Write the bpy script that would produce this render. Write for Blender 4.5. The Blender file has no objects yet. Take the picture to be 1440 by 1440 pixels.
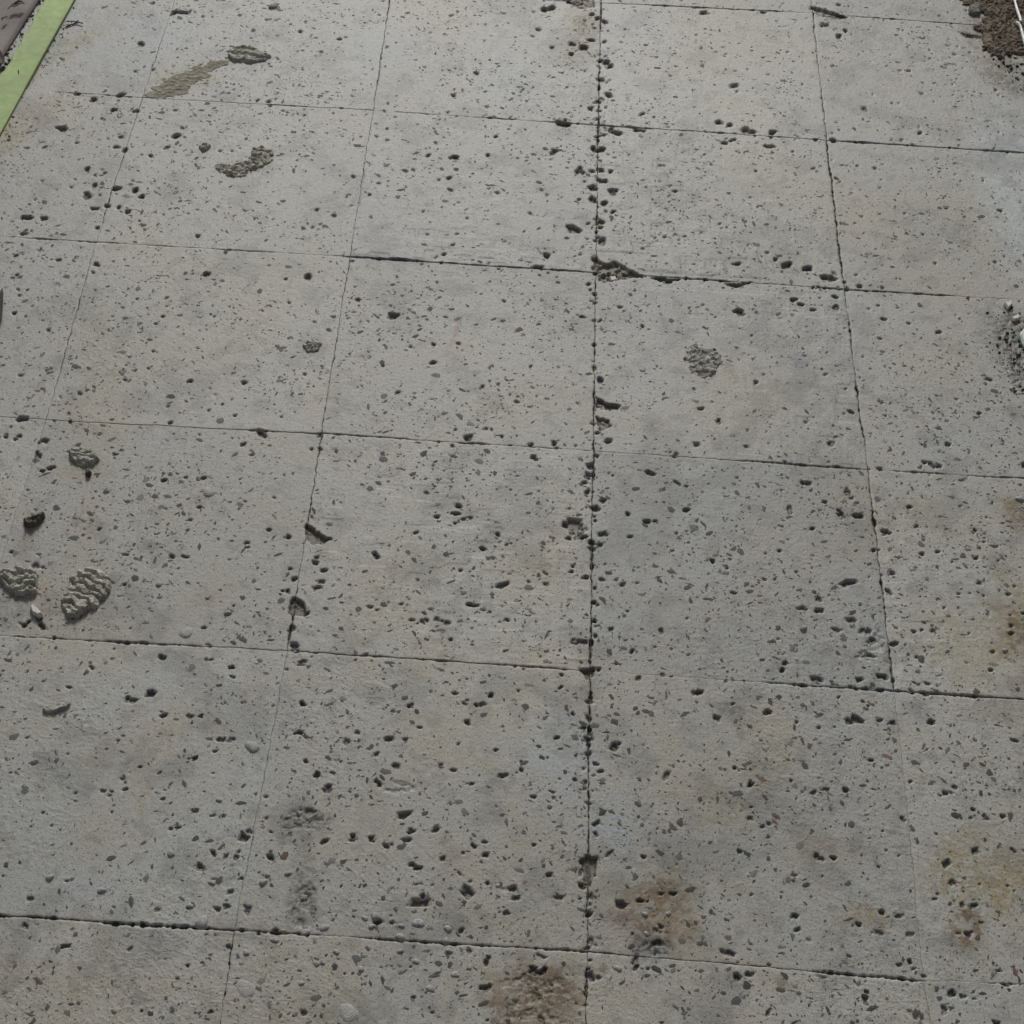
import bpy, math, random
import numpy as np
from mathutils import Matrix, Vector

random.seed(11)
RNG = np.random.default_rng(7)
scene = bpy.context.scene
col = scene.collection

# ------------------------------------------------------------------ camera
FPX = 2481.53                                   # focal length in photo pixels (1440 square)
CAM = np.array([0.206718, -2.245225, 1.377537])
ROT = np.array([[0.99809919, 0.04267515, 0.04446156],
                [0.06147912, -0.73958058, -0.67025434],
                [0.0042797, 0.67171378, -0.74079841]])   # rows: right, down, forward
cd = bpy.data.cameras.new('camera')
cd.sensor_width = 36.0
cd.lens = FPX / 1440 * 36.0
cd.clip_start = 0.05
cd.clip_end = 2000.0
cam = bpy.data.objects.new('camera', cd)
col.objects.link(cam)
M = Matrix.Identity(4)
for i in range(3):
    M[i][0] = ROT[0][i]
    M[i][1] = -ROT[1][i]
    M[i][2] = -ROT[2][i]
    M[i][3] = CAM[i]
cam.matrix_world = M
scene.camera = cam

# ------------------------------------------------------------------ light
SUN_AZ = math.radians(-3)       # from beyond the floor, a little to the right
SUN_EL = math.radians(34)
world = bpy.data.worlds.new('World')
scene.world = world
world.use_nodes = True
nt = world.node_tree
nt.nodes.clear()
sky = nt.nodes.new('ShaderNodeTexSky')
sky.sky_type = 'NISHITA'
sky.sun_disc = False
sky.sun_elevation = SUN_EL
sky.sun_rotation = SUN_AZ
sky.dust_density = 4.0
sky.air_density = 1.0
hs = nt.nodes.new('ShaderNodeHueSaturation')
hs.inputs['Saturation'].default_value = 0.28
bg = nt.nodes.new('ShaderNodeBackground')
bg.inputs['Strength'].default_value = 0.052
out = nt.nodes.new('ShaderNodeOutputWorld')
nt.links.new(sky.outputs[0], hs.inputs['Color'])
nt.links.new(hs.outputs[0], bg.inputs['Color'])
nt.links.new(bg.outputs[0], out.inputs[0])
sd = bpy.data.lights.new('sun', 'SUN')
sd.energy = 1.5
sd.angle = math.radians(10)
sd.color = (1.0, 0.985, 0.945)
sun = bpy.data.objects.new('sun', sd)
col.objects.link(sun)
dvec = Vector((math.sin(SUN_AZ) * math.cos(SUN_EL), math.cos(SUN_AZ) * math.cos(SUN_EL), math.sin(SUN_EL)))
sun.rotation_euler = dvec.to_track_quat('Z', 'Y').to_euler()
sun.location = dvec * 5
vs = scene.view_settings
vs.view_transform = 'Standard'
vs.look = 'None'
vs.gamma = 1.0
vs.exposure = 0.25
vs.use_curve_mapping = False

# ------------------------------------------------------------------ helpers
def P(x, y):
    """photo pixel -> point of the floor plane (metres)"""
    d = ROT.T @ np.array([(x - 720) / FPX, (y - 720) / FPX, 1.0])
    t = -CAM[2] / d[2]
    q = CAM + t * d
    return q[:2]

def mpp(x, y):
    a = P(x, y)
    return (P(x + 1, y) - a)[0], (P(x, y - 1) - a)[1]

def project(X, Y):
    d = np.stack([X - CAM[0], Y - CAM[1], np.full_like(X, -CAM[2])], -1) @ ROT.T
    return d[..., 0] / d[..., 2] * FPX / 1440 + 0.5, d[..., 1] / d[..., 2] * FPX / 1440 + 0.5

TAB = RNG.random((256, 256))
def vn(x, y, s=0):
    x = np.asarray(x, float) + s * 37.13
    y = np.asarray(y, float) + s * 17.71
    xi = np.floor(x).astype(int); yi = np.floor(y).astype(int)
    fx = x - xi; fy = y - yi
    fx = fx * fx * (3 - 2 * fx); fy = fy * fy * (3 - 2 * fy)
    a = TAB[xi & 255, yi & 255]; b = TAB[(xi + 1) & 255, yi & 255]
    c = TAB[xi & 255, (yi + 1) & 255]; d = TAB[(xi + 1) & 255, (yi + 1) & 255]
    return (a * (1 - fx) + b * fx) * (1 - fy) + (c * (1 - fx) + d * fx) * fy

def fbm(x, y, f, o=4, s=0, g=0.5):
    r = 0; a = 1.0; t = 0
    x, y = x * .94 - y * .34, x * .34 + y * .94
    for i in range(o):
        r = r + a * vn(x * f, y * f, s + i * 3)
        t += a; a *= g; f *= 2.03
        x, y = x * .8 - y * .6, x * .6 + y * .8
    return r / t

def sstep(e0, e1, x):
    t = np.clip((x - e0) / (e1 - e0), 0, 1)
    return t * t * (3 - 2 * t)

def poly_sd(poly, X, Y):
    """signed distance to a polygon, positive inside"""
    poly = np.asarray(poly); n = len(poly)
    d = np.full(X.shape, 1e9); ins = np.zeros(X.shape, bool)
    for i in range(n):
        a = poly[i]; b = poly[(i + 1) % n]; e = b - a
        t = np.clip(((X - a[0]) * e[0] + (Y - a[1]) * e[1]) / max(e @ e, 1e-14), 0, 1)
        d = np.minimum(d, np.hypot(X - a[0] - t * e[0], Y - a[1] - t * e[1]))
        if abs(e[1]) > 1e-12:
            c = ((a[1] > Y) != (b[1] > Y)) & (X < (b[0] - a[0]) * (Y - a[1]) / e[1] + a[0])
            ins ^= c
    return np.where(ins, d, -d)

def mesh_np(name, V, F, colr=None, smooth=True):
    """V (n,3), F (m,4) or (m,3) numpy -> mesh, optional per-vertex colour"""
    me = bpy.data.meshes.new(name)
    k = F.shape[1]
    me.vertices.add(len(V)); me.vertices.foreach_set('co', np.ascontiguousarray(V, dtype=np.float32).ravel())
    me.loops.add(F.size); me.loops.foreach_set('vertex_index', np.ascontiguousarray(F, dtype=np.int32).ravel())
    me.polygons.add(len(F))
    me.polygons.foreach_set('loop_start', np.arange(0, F.size, k, dtype=np.int32))
    me.polygons.foreach_set('loop_total', np.full(len(F), k, dtype=np.int32))
    me.polygons.foreach_set('use_smooth', np.full(len(F), smooth, dtype=bool))
    if colr is not None:
        at = me.attributes.new('tint', 'FLOAT_COLOR', 'POINT')
        c4 = np.ones((len(V), 4), np.float32); c4[:, :3] = colr
        at.data.foreach_set('color', c4.ravel())
    me.update(calc_edges=True)
    me.validate()
    return me

def add(name, me, m, parent=None):
    o = bpy.data.objects.new(name, me)
    if m and me is not None and not me.materials:
        me.materials.append(m)
    col.objects.link(o)
    o.parent = parent
    return o

def tag(o, label, cat, group=None):
    o['label'] = label; o['category'] = cat
    if group: o['group'] = group
    return o

def mat(name, base=None, attr=False, rough=0.7, grain=((900, .25), (260, .2)), bump=((1200, .0004),), spec=0.5,
        rough_var=0.0, specks=()):
    m = bpy.data.materials.new(name); m.use_nodes = True
    t = m.node_tree; N = t.nodes; L = t.links
    b = N['Principled BSDF']
    tc = N.new('ShaderNodeTexCoord')
    geo = N.new('ShaderNodeNewGeometry')
    if attr:
        a = N.new('ShaderNodeAttribute'); a.attribute_name = 'tint'; c = a.outputs['Color']
    else:
        r = N.new('ShaderNodeRGB'); r.outputs[0].default_value = (*base, 1); c = r.outputs[0]
    for sc, amt in grain:
        n = N.new('ShaderNodeTexNoise'); n.inputs['Scale'].default_value = sc; n.inputs['Detail'].default_value = 3
        L.new(geo.outputs['Position'], n.inputs['Vector'])
        mr = N.new('ShaderNodeMapRange'); mr.inputs[1].default_value = 0.3; mr.inputs[2].default_value = 0.7
        mr.inputs[3].default_value = 1 - amt; mr.inputs[4].default_value = 1 + amt
        L.new(n.outputs[0], mr.inputs[0])
        mx = N.new('ShaderNodeMix'); mx.data_type = 'RGBA'; mx.blend_type = 'MULTIPLY'; mx.inputs[0].default_value = 1
        L.new(c, mx.inputs[6]); L.new(mr.outputs[0], mx.inputs[7]); c = mx.outputs[2]
    for sc, th, dk in specks:
        n = N.new('ShaderNodeTexNoise'); n.inputs['Scale'].default_value = sc; n.inputs['Detail'].default_value = 1.5
        L.new(geo.outputs['Position'], n.inputs['Vector'])
        mr = N.new('ShaderNodeMapRange'); mr.inputs[1].default_value = th; mr.inputs[2].default_value = th + .05
        mr.inputs[3].default_value = 1; mr.inputs[4].default_value = dk
        L.new(n.outputs[0], mr.inputs[0])
        mx = N.new('ShaderNodeMix'); mx.data_type = 'RGBA'; mx.blend_type = 'MULTIPLY'; mx.inputs[0].default_value = 1
        L.new(c, mx.inputs[6]); L.new(mr.outputs[0], mx.inputs[7]); c = mx.outputs[2]
    L.new(c, b.inputs['Base Color'])
    b.inputs['Roughness'].default_value = rough
    b.inputs['Specular IOR Level'].default_value = spec
    if rough_var:
        n = N.new('ShaderNodeTexNoise'); n.inputs['Scale'].default_value = 220; n.inputs['Detail'].default_value = 5
        L.new(geo.outputs['Position'], n.inputs['Vector'])
        mr = N.new('ShaderNodeMapRange'); mr.inputs[3].default_value = rough - rough_var; mr.inputs[4].default_value = rough + rough_var
        mr.inputs[1].default_value = .3; mr.inputs[2].default_value = .7
        L.new(n.outputs[0], mr.inputs[0]); L.new(mr.outputs[0], b.inputs['Roughness'])
    prev = None
    for sc, dist in bump:
        n = N.new('ShaderNodeTexNoise'); n.inputs['Scale'].default_value = sc; n.inputs['Detail'].default_value = 4
        L.new(geo.outputs['Position'], n.inputs['Vector'])
        bp = N.new('ShaderNodeBump'); bp.inputs['Strength'].default_value = 1.0; bp.inputs['Distance'].default_value = dist
        L.new(n.outputs[0], bp.inputs['Height'])
        if prev: L.new(prev, bp.inputs['Normal'])
        prev = bp.outputs[0]
    if prev: L.new(prev, b.inputs['Normal'])
    return m

M_TILE = mat('cement_tile', attr=True, rough=0.56, rough_var=0.025, grain=((1500, .07), (420, .07), (120, .05)), bump=((900, .00016), (260, .0003)), spec=0.5, specks=((620, .60, .50), (340, .66, .55)))
M_CHIP = mat('stone_chip', attr=True, rough=0.6, spec=0.25, grain=((1800, .25),), bump=((1200, .0004),))
M_BED = mat('mortar_bed', base=(0.13, 0.122, 0.10), rough=0.95, bump=((500, .003),))
M_SOIL = mat('bare_ground', base=(0.22, 0.20, 0.16), rough=0.95, grain=((4, .25), (40, .2)), bump=((60, .02),))
M_MUD = mat('dried_mud', attr=True, rough=0.9, grain=((900, .22), (250, .15)), bump=((700, .0012), (2200, .0005)), spec=0.3)
M_DROP = mat('cement_or_glint_drop', base=(0.30, 0.297, 0.275), rough=0.6, bump=((900, .0006),))
M_STRAP = mat('green_strap', base=(0.31, 0.42, 0.15), rough=0.65, grain=((25, .12), (120, .12), (900, .10)), bump=((1500, .0003),))
M_MAT = mat('brown_sheet', base=(0.17, 0.145, 0.13), rough=0.7, grain=((12, .3), (300, .12)), bump=((400, .0006),))
M_LEAF = mat('dead_leaf', base=(0.045, 0.030, 0.018), rough=0.75, grain=((300, .4),), bump=((500, .0008),))
M_CORD = mat('white_cord', base=(0.85, 0.85, 0.84), rough=0.35, grain=((300, .04),), bump=((700, .0006),))
M_PALE = mat('pale_chip', base=(0.62, 0.59, 0.53), rough=0.6, grain=((600, .12),), bump=((800, .0008),))
M_MINT = mat('mint_chip', base=(0.55, 0.66, 0.57), rough=0.6, grain=((500, .2),), bump=((700, .0012),))

# ------------------------------------------------------------------ ground and floor bed
T = 0.300
V = np.array([[-200, -200, -.04], [200, -200, -.04], [200, 200, -.04], [-200, 200, -.04]], float)
g = add('ground', mesh_np('ground', V, np.array([[0, 1, 2, 3]]), smooth=False), M_SOIL)
g['kind'] = 'structure'
C0, C1, R0, R1 = -5, 6, -4, 9         # tile columns and rows laid
BX0, BX1, BY0, BY1 = C0 * T - .02, C1 * T + .02, -R1 * T - .02, -R0 * T + .02
b = [(BX0, BY0), (BX1, BY0), (BX1, BY1), (BX0, BY1)]
V = np.array([[x, y, z] for z in (-.06, -.0050) for x, y in b])
F = np.array([[0, 3, 2, 1], [4, 5, 6, 7], [0, 1, 5, 4], [1, 2, 6, 5], [2, 3, 7, 6], [3, 0, 4, 7]])
floor = add('floor', mesh_np('floor', V, F, smooth=False), M_BED)
floor['kind'] = 'structure'

# measured joint crossings (photo pixels); the rest of the grid is regular
MEAS = {(-1, 1): (200, 137), (0, 1): (525, 155), (1, 1): (842, 176), (2, 1): (1162, 197),
        (-1, 2): (135, 340), (0, 2): (492, 361), (1, 2): (838, 383), (2, 2): (1187, 407),
        (-1, 3): (65, 590), (0, 3): (452, 610), (1, 3): (834, 634), (2, 3): (1220, 660),
        (0, 4): (405, 915), (1, 4): (830, 943), (2, 4): (1258, 972),
        (0, 5): (330, 1308), (1, 5): (826, 1338), (2, 5): (1300, 1379),
        (1, 0): (845, 4), (2, 0): (1143, 18), (0, 0): (549, -10)}
def corner(c, r):
    if (c, r) in MEAS: return P(*MEAS[(c, r)])
    return np.array([c * T, -r * T])

# ------------------------------------------------------------------ relief of the floor: pits, broken places, drops
class Pit:
    __slots__ = ('x', 'y', 'r', 'cs', 'sn', 'ax', 'ay', 'nx', 'ny', 'nd', 'dep', 'colr', 'wall', 'rim')

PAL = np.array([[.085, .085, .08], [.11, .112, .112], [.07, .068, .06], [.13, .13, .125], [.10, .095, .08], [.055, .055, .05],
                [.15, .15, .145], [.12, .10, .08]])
def make_pit(x, y, ax, ay, ang=None, dep=None, colr=None, rim=0.0, sharp=None):
    p = Pit(); p.x, p.y, p.ax, p.ay = x, y, max(ax, .0007), max(ay, .0007)
    p.r = max(p.ax, p.ay) * 2.0 + .002
    a = random.uniform(-.5, .5) if ang is None else ang
    p.cs, p.sn = math.cos(a), math.sin(a)
    k = random.randint(4, 6)
    th = np.sort((np.arange(k) + np.array([random.uniform(-.22, .22) for _ in range(k)])) * 2 * math.pi / k)
    p.nx, p.ny = np.cos(th), np.sin(th)
    p.nd = np.array([random.uniform(.6, 1.1) for _ in range(k)])
    s = min(p.ax, p.ay)
    p.dep = dep if dep is not None else min(.0052, s * random.uniform(.8, 1.5))
    p.colr = PAL[random.randrange(len(PAL))] * random.uniform(.6, 1.35) if colr is None else np.array(colr)
    p.wall = random.uniform(.14, .34) if sharp is None else sharp
    p.rim = random.choice((.15, .3, .45, .6)) if s > .0013 else .25
    return p

PITS = []
def pit(px, py, w, h=None, **k):
    sx, sy = mpp(px, py); h = h if h else w * .62
    x, y = P(px, py)
    PITS.append(make_pit(x, y, w * .5 * sx * .78, h * .5 * sy * .78, **k))
    for _ in range(random.choice((0, 1, 1, 2))):
        a = random.uniform(0, 6.28); f = random.uniform(.25, .5)
        PITS.append(make_pit(x + math.cos(a) * w * .5 * sx * random.uniform(.7, 1.2), y + math.sin(a) * h * .5 * sy * random.uniform(.7, 1.2),
                             w * .5 * sx * f * 1.3, h * .5 * sy * f * 1.3, ang=random.uniform(-1.5, 1.5)))

# ---- pits that can be picked out in the photograph: x, y, width[, height]
for q in """253 17 34 5|200 63 11|170 133 14 10|190 100 6|215 98 6|132 140 10|110 132 9|88 181 14|192 156 9|162 207 8|122 238 11|148 243 8
133 260 10|132 293 18 7|122 278 10|40 306 16|60 306 11|32 328 16 5|165 265 14|200 276 10|167 291 8|180 297 10|135 371 10|131 383 8|137 320 10
278 332 9|432 390 12|68 464 8|158 155 9|170 193 9|175 212 10|377 143 8 4|379 149 7 4|445 295 8|470 303 8|440 320 6|427 322 6|82 365 8|20 440 10
765 13 12|775 11 12|820 68 17|805 62 9|803 76 9|777 67 7|853 88 15|845 113 11|856 133 12|842 143 12|831 153 9|790 174 16 7|865 186 24 8|897 183 16 6
641 221 14|780 212 12|814 240 14|837 211 14|848 210 13|833 264 15|845 240 11|859 241 9|845 255 10|861 268 14|834 280 13|863 297 9|808 323 24 11
828 314 8|845 312 13|846 340 14 16|836 364 12|768 359 11|757 376 18 6|553 445 15|686 218 9|904 160 8|840 26 11|849 30 10|832 20 9|818 10 10
1010 172 12|1026 176 10|1050 183 16|1086 186 14|1019 201 16 5|1082 206 18 5|1030 197 8|1170 197 10|1180 50 9|1188 42 9|1160 35 14 5|1073 17 14 4|990 18 14 5
1160 390 16|1135 378 16 7|1105 373 14|1090 364 8|1036 372 10|1118 421 14 6|1127 428 12 5|1142 436 9|1040 437 14|1215 152 9|1175 433 11|1190 547 6
33 589 17 9|28 613 10|8 614 10|53 641 13 11|70 659 12|58 662 9|230 675 12|262 671 7|288 671 9|280 713 8|405 756 10|378 745 12|347 764 11|242 783 10
260 783 9|175 780 8|323 787 6|175 822 9|443 791 13 10|456 802 16 8|452 818 11 6|446 826 16 7|413 815 10 9|408 800 9|404 832 9|412 883 12 12|414 907 13 13
425 931 20 8|228 925 14 8|325 938 14 9|160 639 8|190 640 6|95 635 6|22 617 9|15 776 8|55 780 6|60 798 7|285 673 8|267 731 7|158 820 7
843 534 13 14|855 620 14|657 616 12 9|780 624 11|748 625 9|750 643 12 9|830 656 12 10|828 668 12|822 679 12 6|848 703 10|836 715 9 11|805 735 26 16
818 755 14 10|800 757 11|848 752 16 8|883 724 9|908 734 11|922 733 8|681 772 9|645 712 12 8|642 722 12|652 730 9|640 736 7|661 728 9|614 727 12 7
520 854 14 6|529 858 6|825 812 13 9|846 815 10|875 822 10|834 847 12 8|835 873 11 9|860 884 10|929 886 11|817 903 22 8|630 876 14 5|605 857 8|614 870 9
600 693 8|621 873 8|758 811 9|804 804 9|768 822 10|680 858 9|713 872 10|703 875 7|595 875 12|660 850 12|580 872 9
1063 537 9|1167 625 14 6|1133 594 8|980 625 11 6|1135 679 14 6|1182 723 18 10|1207 725 22 8|1110 716 9 10|1192 692 14 7|1197 700 8|1193 818 28 9
1245 747 14 8|1229 773 11|1255 806 12|1128 855 12|1150 842 11|1153 858 13 8|1175 885 16 7|1220 888 12 16|1226 902 22 8|1222 921 20 6|1255 906 14 9
1104 931 12 7|1100 942 12 9|1208 955 14 8|1240 951 16 8|1150 955 26 8|1372 785 10|1296 779 10|1318 776 10|1285 888 11|1312 888 10|1422 880 9|1422 891 10
1390 862 5 14|1320 655 10|1160 705 8|1050 628 8|1010 592 9|985 575 12 5|1096 775 8|1120 804 6|1238 660 12|1300 650 10|1378 820 10
185 985 26 9|210 975 12 12|268 1008 11|283 1006 9|230 1005 16 8|310 1040 14 8|302 1056 8|275 1140 14 8|343 1176 20 15|300 1147 8|314 1147 10|380 1205 12 13
325 1254 10|321 1275 14 8|349 1279 12 18|222 1280 12 7|434 1140 16 9|197 1078 9|172 1095 10|157 1113 7|175 1110 9|165 1042 7|265 1067 6|325 1040 10|60 1143 7
375 1150 8|381 1170 8|282 1220 14 10|340 1235 9|250 1163 14 7|240 1165 10|300 1200 9 12|317 1205 7 13|332 1205 10 14|420 1030 14|430 1070 10|460 1110 16|445 1090 14
690 977 11 9|677 990 14 8|575 993 10|570 1040 11|547 1038 14 8|503 1030 9|556 1077 15 10|710 1090 16 9|533 1102 11 10|620 1075 10 6|638 1083 10 6|662 1103 10 5
784 1037 9|750 1120 10|568 1145 26 13|577 1170 12|571 1182 13|543 1190 15 9|522 1178 12|496 1175 12 12|579 1216 16 9|590 1220 12|622 1208 13 9|681 1184 10
667 1190 11|682 1202 14 8|750 1188 9|771 1231 12 9|721 1249 16|726 1262 14 8|658 1258 20 18|591 1269 28 16|786 1262 14 8|826 1285 10 14|829 1325 12 22
829 1372 14 18|680 1388 16|684 1352 12 16|753 1366 22 12|762 1345 20 8|865 1050 16 13|870 1271 13 11|900 1266 13|930 1257 9|945 1258 10|893 1351 12 22|905 1205 12
923 1310 12 8|930 1304 10 6|925 1326 24 12|697 1055 10|640 975 12 7|657 985 9|830 1260 8 12|828 1010 8 16|832 1035 7 12|829 1060 8 10|838 1075 12 7|845 1085 14 6
1007 1010 14|1055 1103 12 10|1055 1150 13|1072 1163 10|1082 1158 9|1150 1205 14|1172 1206 14|1116 1230 9|1118 1288 13|1122 1307 11|1208 1299 14 9|1240 1282 12 10
1264 1288 18 8|1237 1311 20 8|1280 1313 20 8|1027 1340 18 10|1052 1370 12 9|1155 1372 22 7|1217 1402 12 16|1080 1424 9 14|1372 1196 12 10|1378 1243 9|1353 1272 8 9
1369 1273 12 8|1379 1297 8|1362 1313 13 12|1348 1312 8 4|1413 1301 6|1265 1357 12 8|1427 1041 16 6|1206 1011 24 15|1237 1013 12|1256 1016 10|1310 1015 13 9
1405 1365 14 5|1413 1384 20 7|1355 1402 11 6|1338 1394 10 9|1327 1418 12 16|1300 1372 12 7|1160 1110 12 6|1225 1068 14 6|1300 1050 5 14|1330 1115 16 8|1190 1110 12 9
982 973 18 8|1030 990 8|1268 1150 10|1283 1165 6 14|1365 1150 9|1388 1150 12|1410 1148 10|1080 1000 12 8""".replace('\n', '|').split('|'):
    f = [float(t) for t in q.split()]
    pit(f[0], f[1], f[2], f[3] if len(f) > 3 else None)

# ---- chipping along the joints
def joint_chips(a, b, n, smin, smax, off=.0035, k=1.0):
    for _ in range(n):
        t = random.random(); q = a + (b - a) * t
        e = (b - a) / np.linalg.norm(b - a); nrm = np.array([-e[1], e[0]])
        q = q + nrm * random.gauss(0, off)
        s = random.uniform(smin, smax) * .5
        PITS.append(make_pit(q[0], q[1], s * random.uniform(.8, 1.4), s * random.uniform(.5, .9), ang=random.uniform(-1.5, 1.5)))
        PITS[-1].dep *= k
for r in range(0, 7):
    joint_chips(corner(1, r), corner(1, r + 1), 24, .002, .0075, .005)
    joint_chips(corner(1, r), corner(1, r + 1), 10, .0015, .004, .002, .6)
    if r == 3: joint_chips(corner(0, r), corner(0, r + 1), 12, .002, .006)
    if r < 4: joint_chips(corner(2, r), corner(2, r + 1), 9, .0015, .0045, .002, .7)
    for c in range(-2, 3):
        n = 16 if (c, r) in ((1, 1), (1, 2), (1, 4)) else (5 if c >= 0 else 2)
        joint_chips(corner(c, r), corner(c + 1, r), n, .002, .006, .003, .8)

# ---- random popped-out aggregate, tile by tile
def tile_xy(c, r, u, v):
    a, b_, c_, d = corner(c, r + 1), corner(c + 1, r + 1), corner(c + 1, r), corner(c, r)
    return (a[0] * (1 - u) * (1 - v) + b_[0] * u * (1 - v) + c_[0] * u * v + d[0] * (1 - u) * v,
            a[1] * (1 - u) * (1 - v) + b_[1] * u * (1 - v) + c_[1] * u * v + d[1] * (1 - u) * v)
NPIT = {}
for r in range(-1, 7):
    for c in range(-2, 3):
        n = random.randint(40, 95)
        if c == 2: n = int(n * 1.2)
        for _ in range(n):
            x, y = tile_xy(c, r, random.random(), random.random())
            s = min(.0075, .0019 * math.exp(random.gauss(0.1, .45)))
            PITS.append(make_pit(x, y, s * random.uniform(.8, 1.35) * .75, s * random.uniform(.5, .9) * .75,
                                 ang=random.uniform(-1.2, 1.2)))

# ---- broken places (outlines in photo pixels, depth in metres)
SPALL = []
def spall(pts, dep, rough=.6, colr=(.085, .076, .052), edge=.002, cmix=.85):
    SPALL.append((np.array([P(x, y) for x, y in pts]), dep, rough, np.array(colr), edge, cmix))
spall([(837, 374), (832, 366), (836, 358), (842, 366), (852, 371), (862, 366), (875, 372), (885, 379), (907, 388), (893, 391), (868, 394), (850, 398), (843, 395)], .0060, .75, (.135, .118, .078), edge=.0028, cmix=.92)
spall([(915, 391), (927, 388), (942, 392), (968, 392), (948, 396), (938, 400), (930, 396)], .006, .4)
spall([(429, 735), (437, 738), (450, 750), (469, 758), (453, 765), (440, 765), (430, 758)], .0072, .35, edge=.0018)
spall([(404, 856), (408, 846), (414, 838), (427, 846), (432, 857), (428, 867), (415, 866)], .0072, .5, edge=.0018)
spall([(837, 558), (846, 563), (858, 568), (874, 569), (870, 576), (848, 577), (837, 572)], .0062, .5, edge=.0018)
spall([(836, 585), (855, 590), (862, 600), (843, 606)], .004, .6)
spall([(814, 1206), (828, 1201), (838, 1206), (840, 1222), (832, 1244), (822, 1246), (818, 1225)], .0072, .5)
spall([(814, 940), (838, 937), (836, 950), (826, 957)], .0065, .4)
spall([(690, 1372), (706, 1352), (735, 1348), (765, 1364), (792, 1352), (806, 1378), (816, 1412), (806, 1450), (690, 1460), (698, 1410)], .0017, 1.5, (.15, .125, .09), .014, .4)
spall([(1010, 396), (1032, 399), (1062, 396), (1046, 402), (1036, 406)], .0055, .4)
spall([(1138, 8), (1165, 14), (1194, 24), (1176, 28), (1150, 21)], .0062, .4)
spall([(794, 737), (806, 730), (820, 736), (823, 750), (814, 757), (802, 752)], .0042, .6, (.16, .15, .13))
spall([(893, 1338), (905, 1322), (935, 1325), (940, 1345), (915, 1350)], .0022, .8, (.12, .12, .118), .004, .7)
spall([(1345, 43), (1358, 46), (1385, 52), (1372, 55), (1356, 51)], .004, .4)
spall([(790, 0), (812, -6), (835, -4), (836, 10), (815, 12), (800, 6)], .004, .7, (.10, .06, .04))
# gritty dark crusts
GR = (.16, .155, .14)
spall([(395, 1150), (408, 1138), (428, 1132), (445, 1145), (470, 1150), (462, 1165), (440, 1172), (412, 1170), (395, 1165)], .0016, 1.6, GR, .005, .55)
spall([(415, 1245), (432, 1235), (448, 1250), (445, 1280), (440, 1305), (415, 1308), (400, 1290), (410, 1270)], .0016, 1.6, GR, .005, .5)
spall([(535, 1100), (552, 1095), (588, 1102), (585, 1112), (560, 1118), (538, 1115)], .0016, 1.6, (.2, .195, .18), .004, .4)
spall([(1215, 895), (1240, 880), (1250, 910), (1235, 935), (1200, 925)], .0016, 1.6, (.24, .24, .225), .005, .2)
spall([(690, 1180 + 60), (735, 1238), (732, 1262), (712, 1262)], .0014, 1.5, (.22, .21, .19), .004, .3)
spall([(1395, 455), (1425, 440), (1460, 450), (1460, 570), (1425, 545), (1405, 510)], .0014, 1.6, (.15, .148, .135), .006, .45)
# the two-armed mark under the pale splinter
spall([(27, 884), (32, 876), (46, 870), (44, 876), (34, 884)], .0042, .3)
spall([(51, 868), (58, 874), (68, 884), (63, 888), (53, 880)], .0042, .3)

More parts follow.
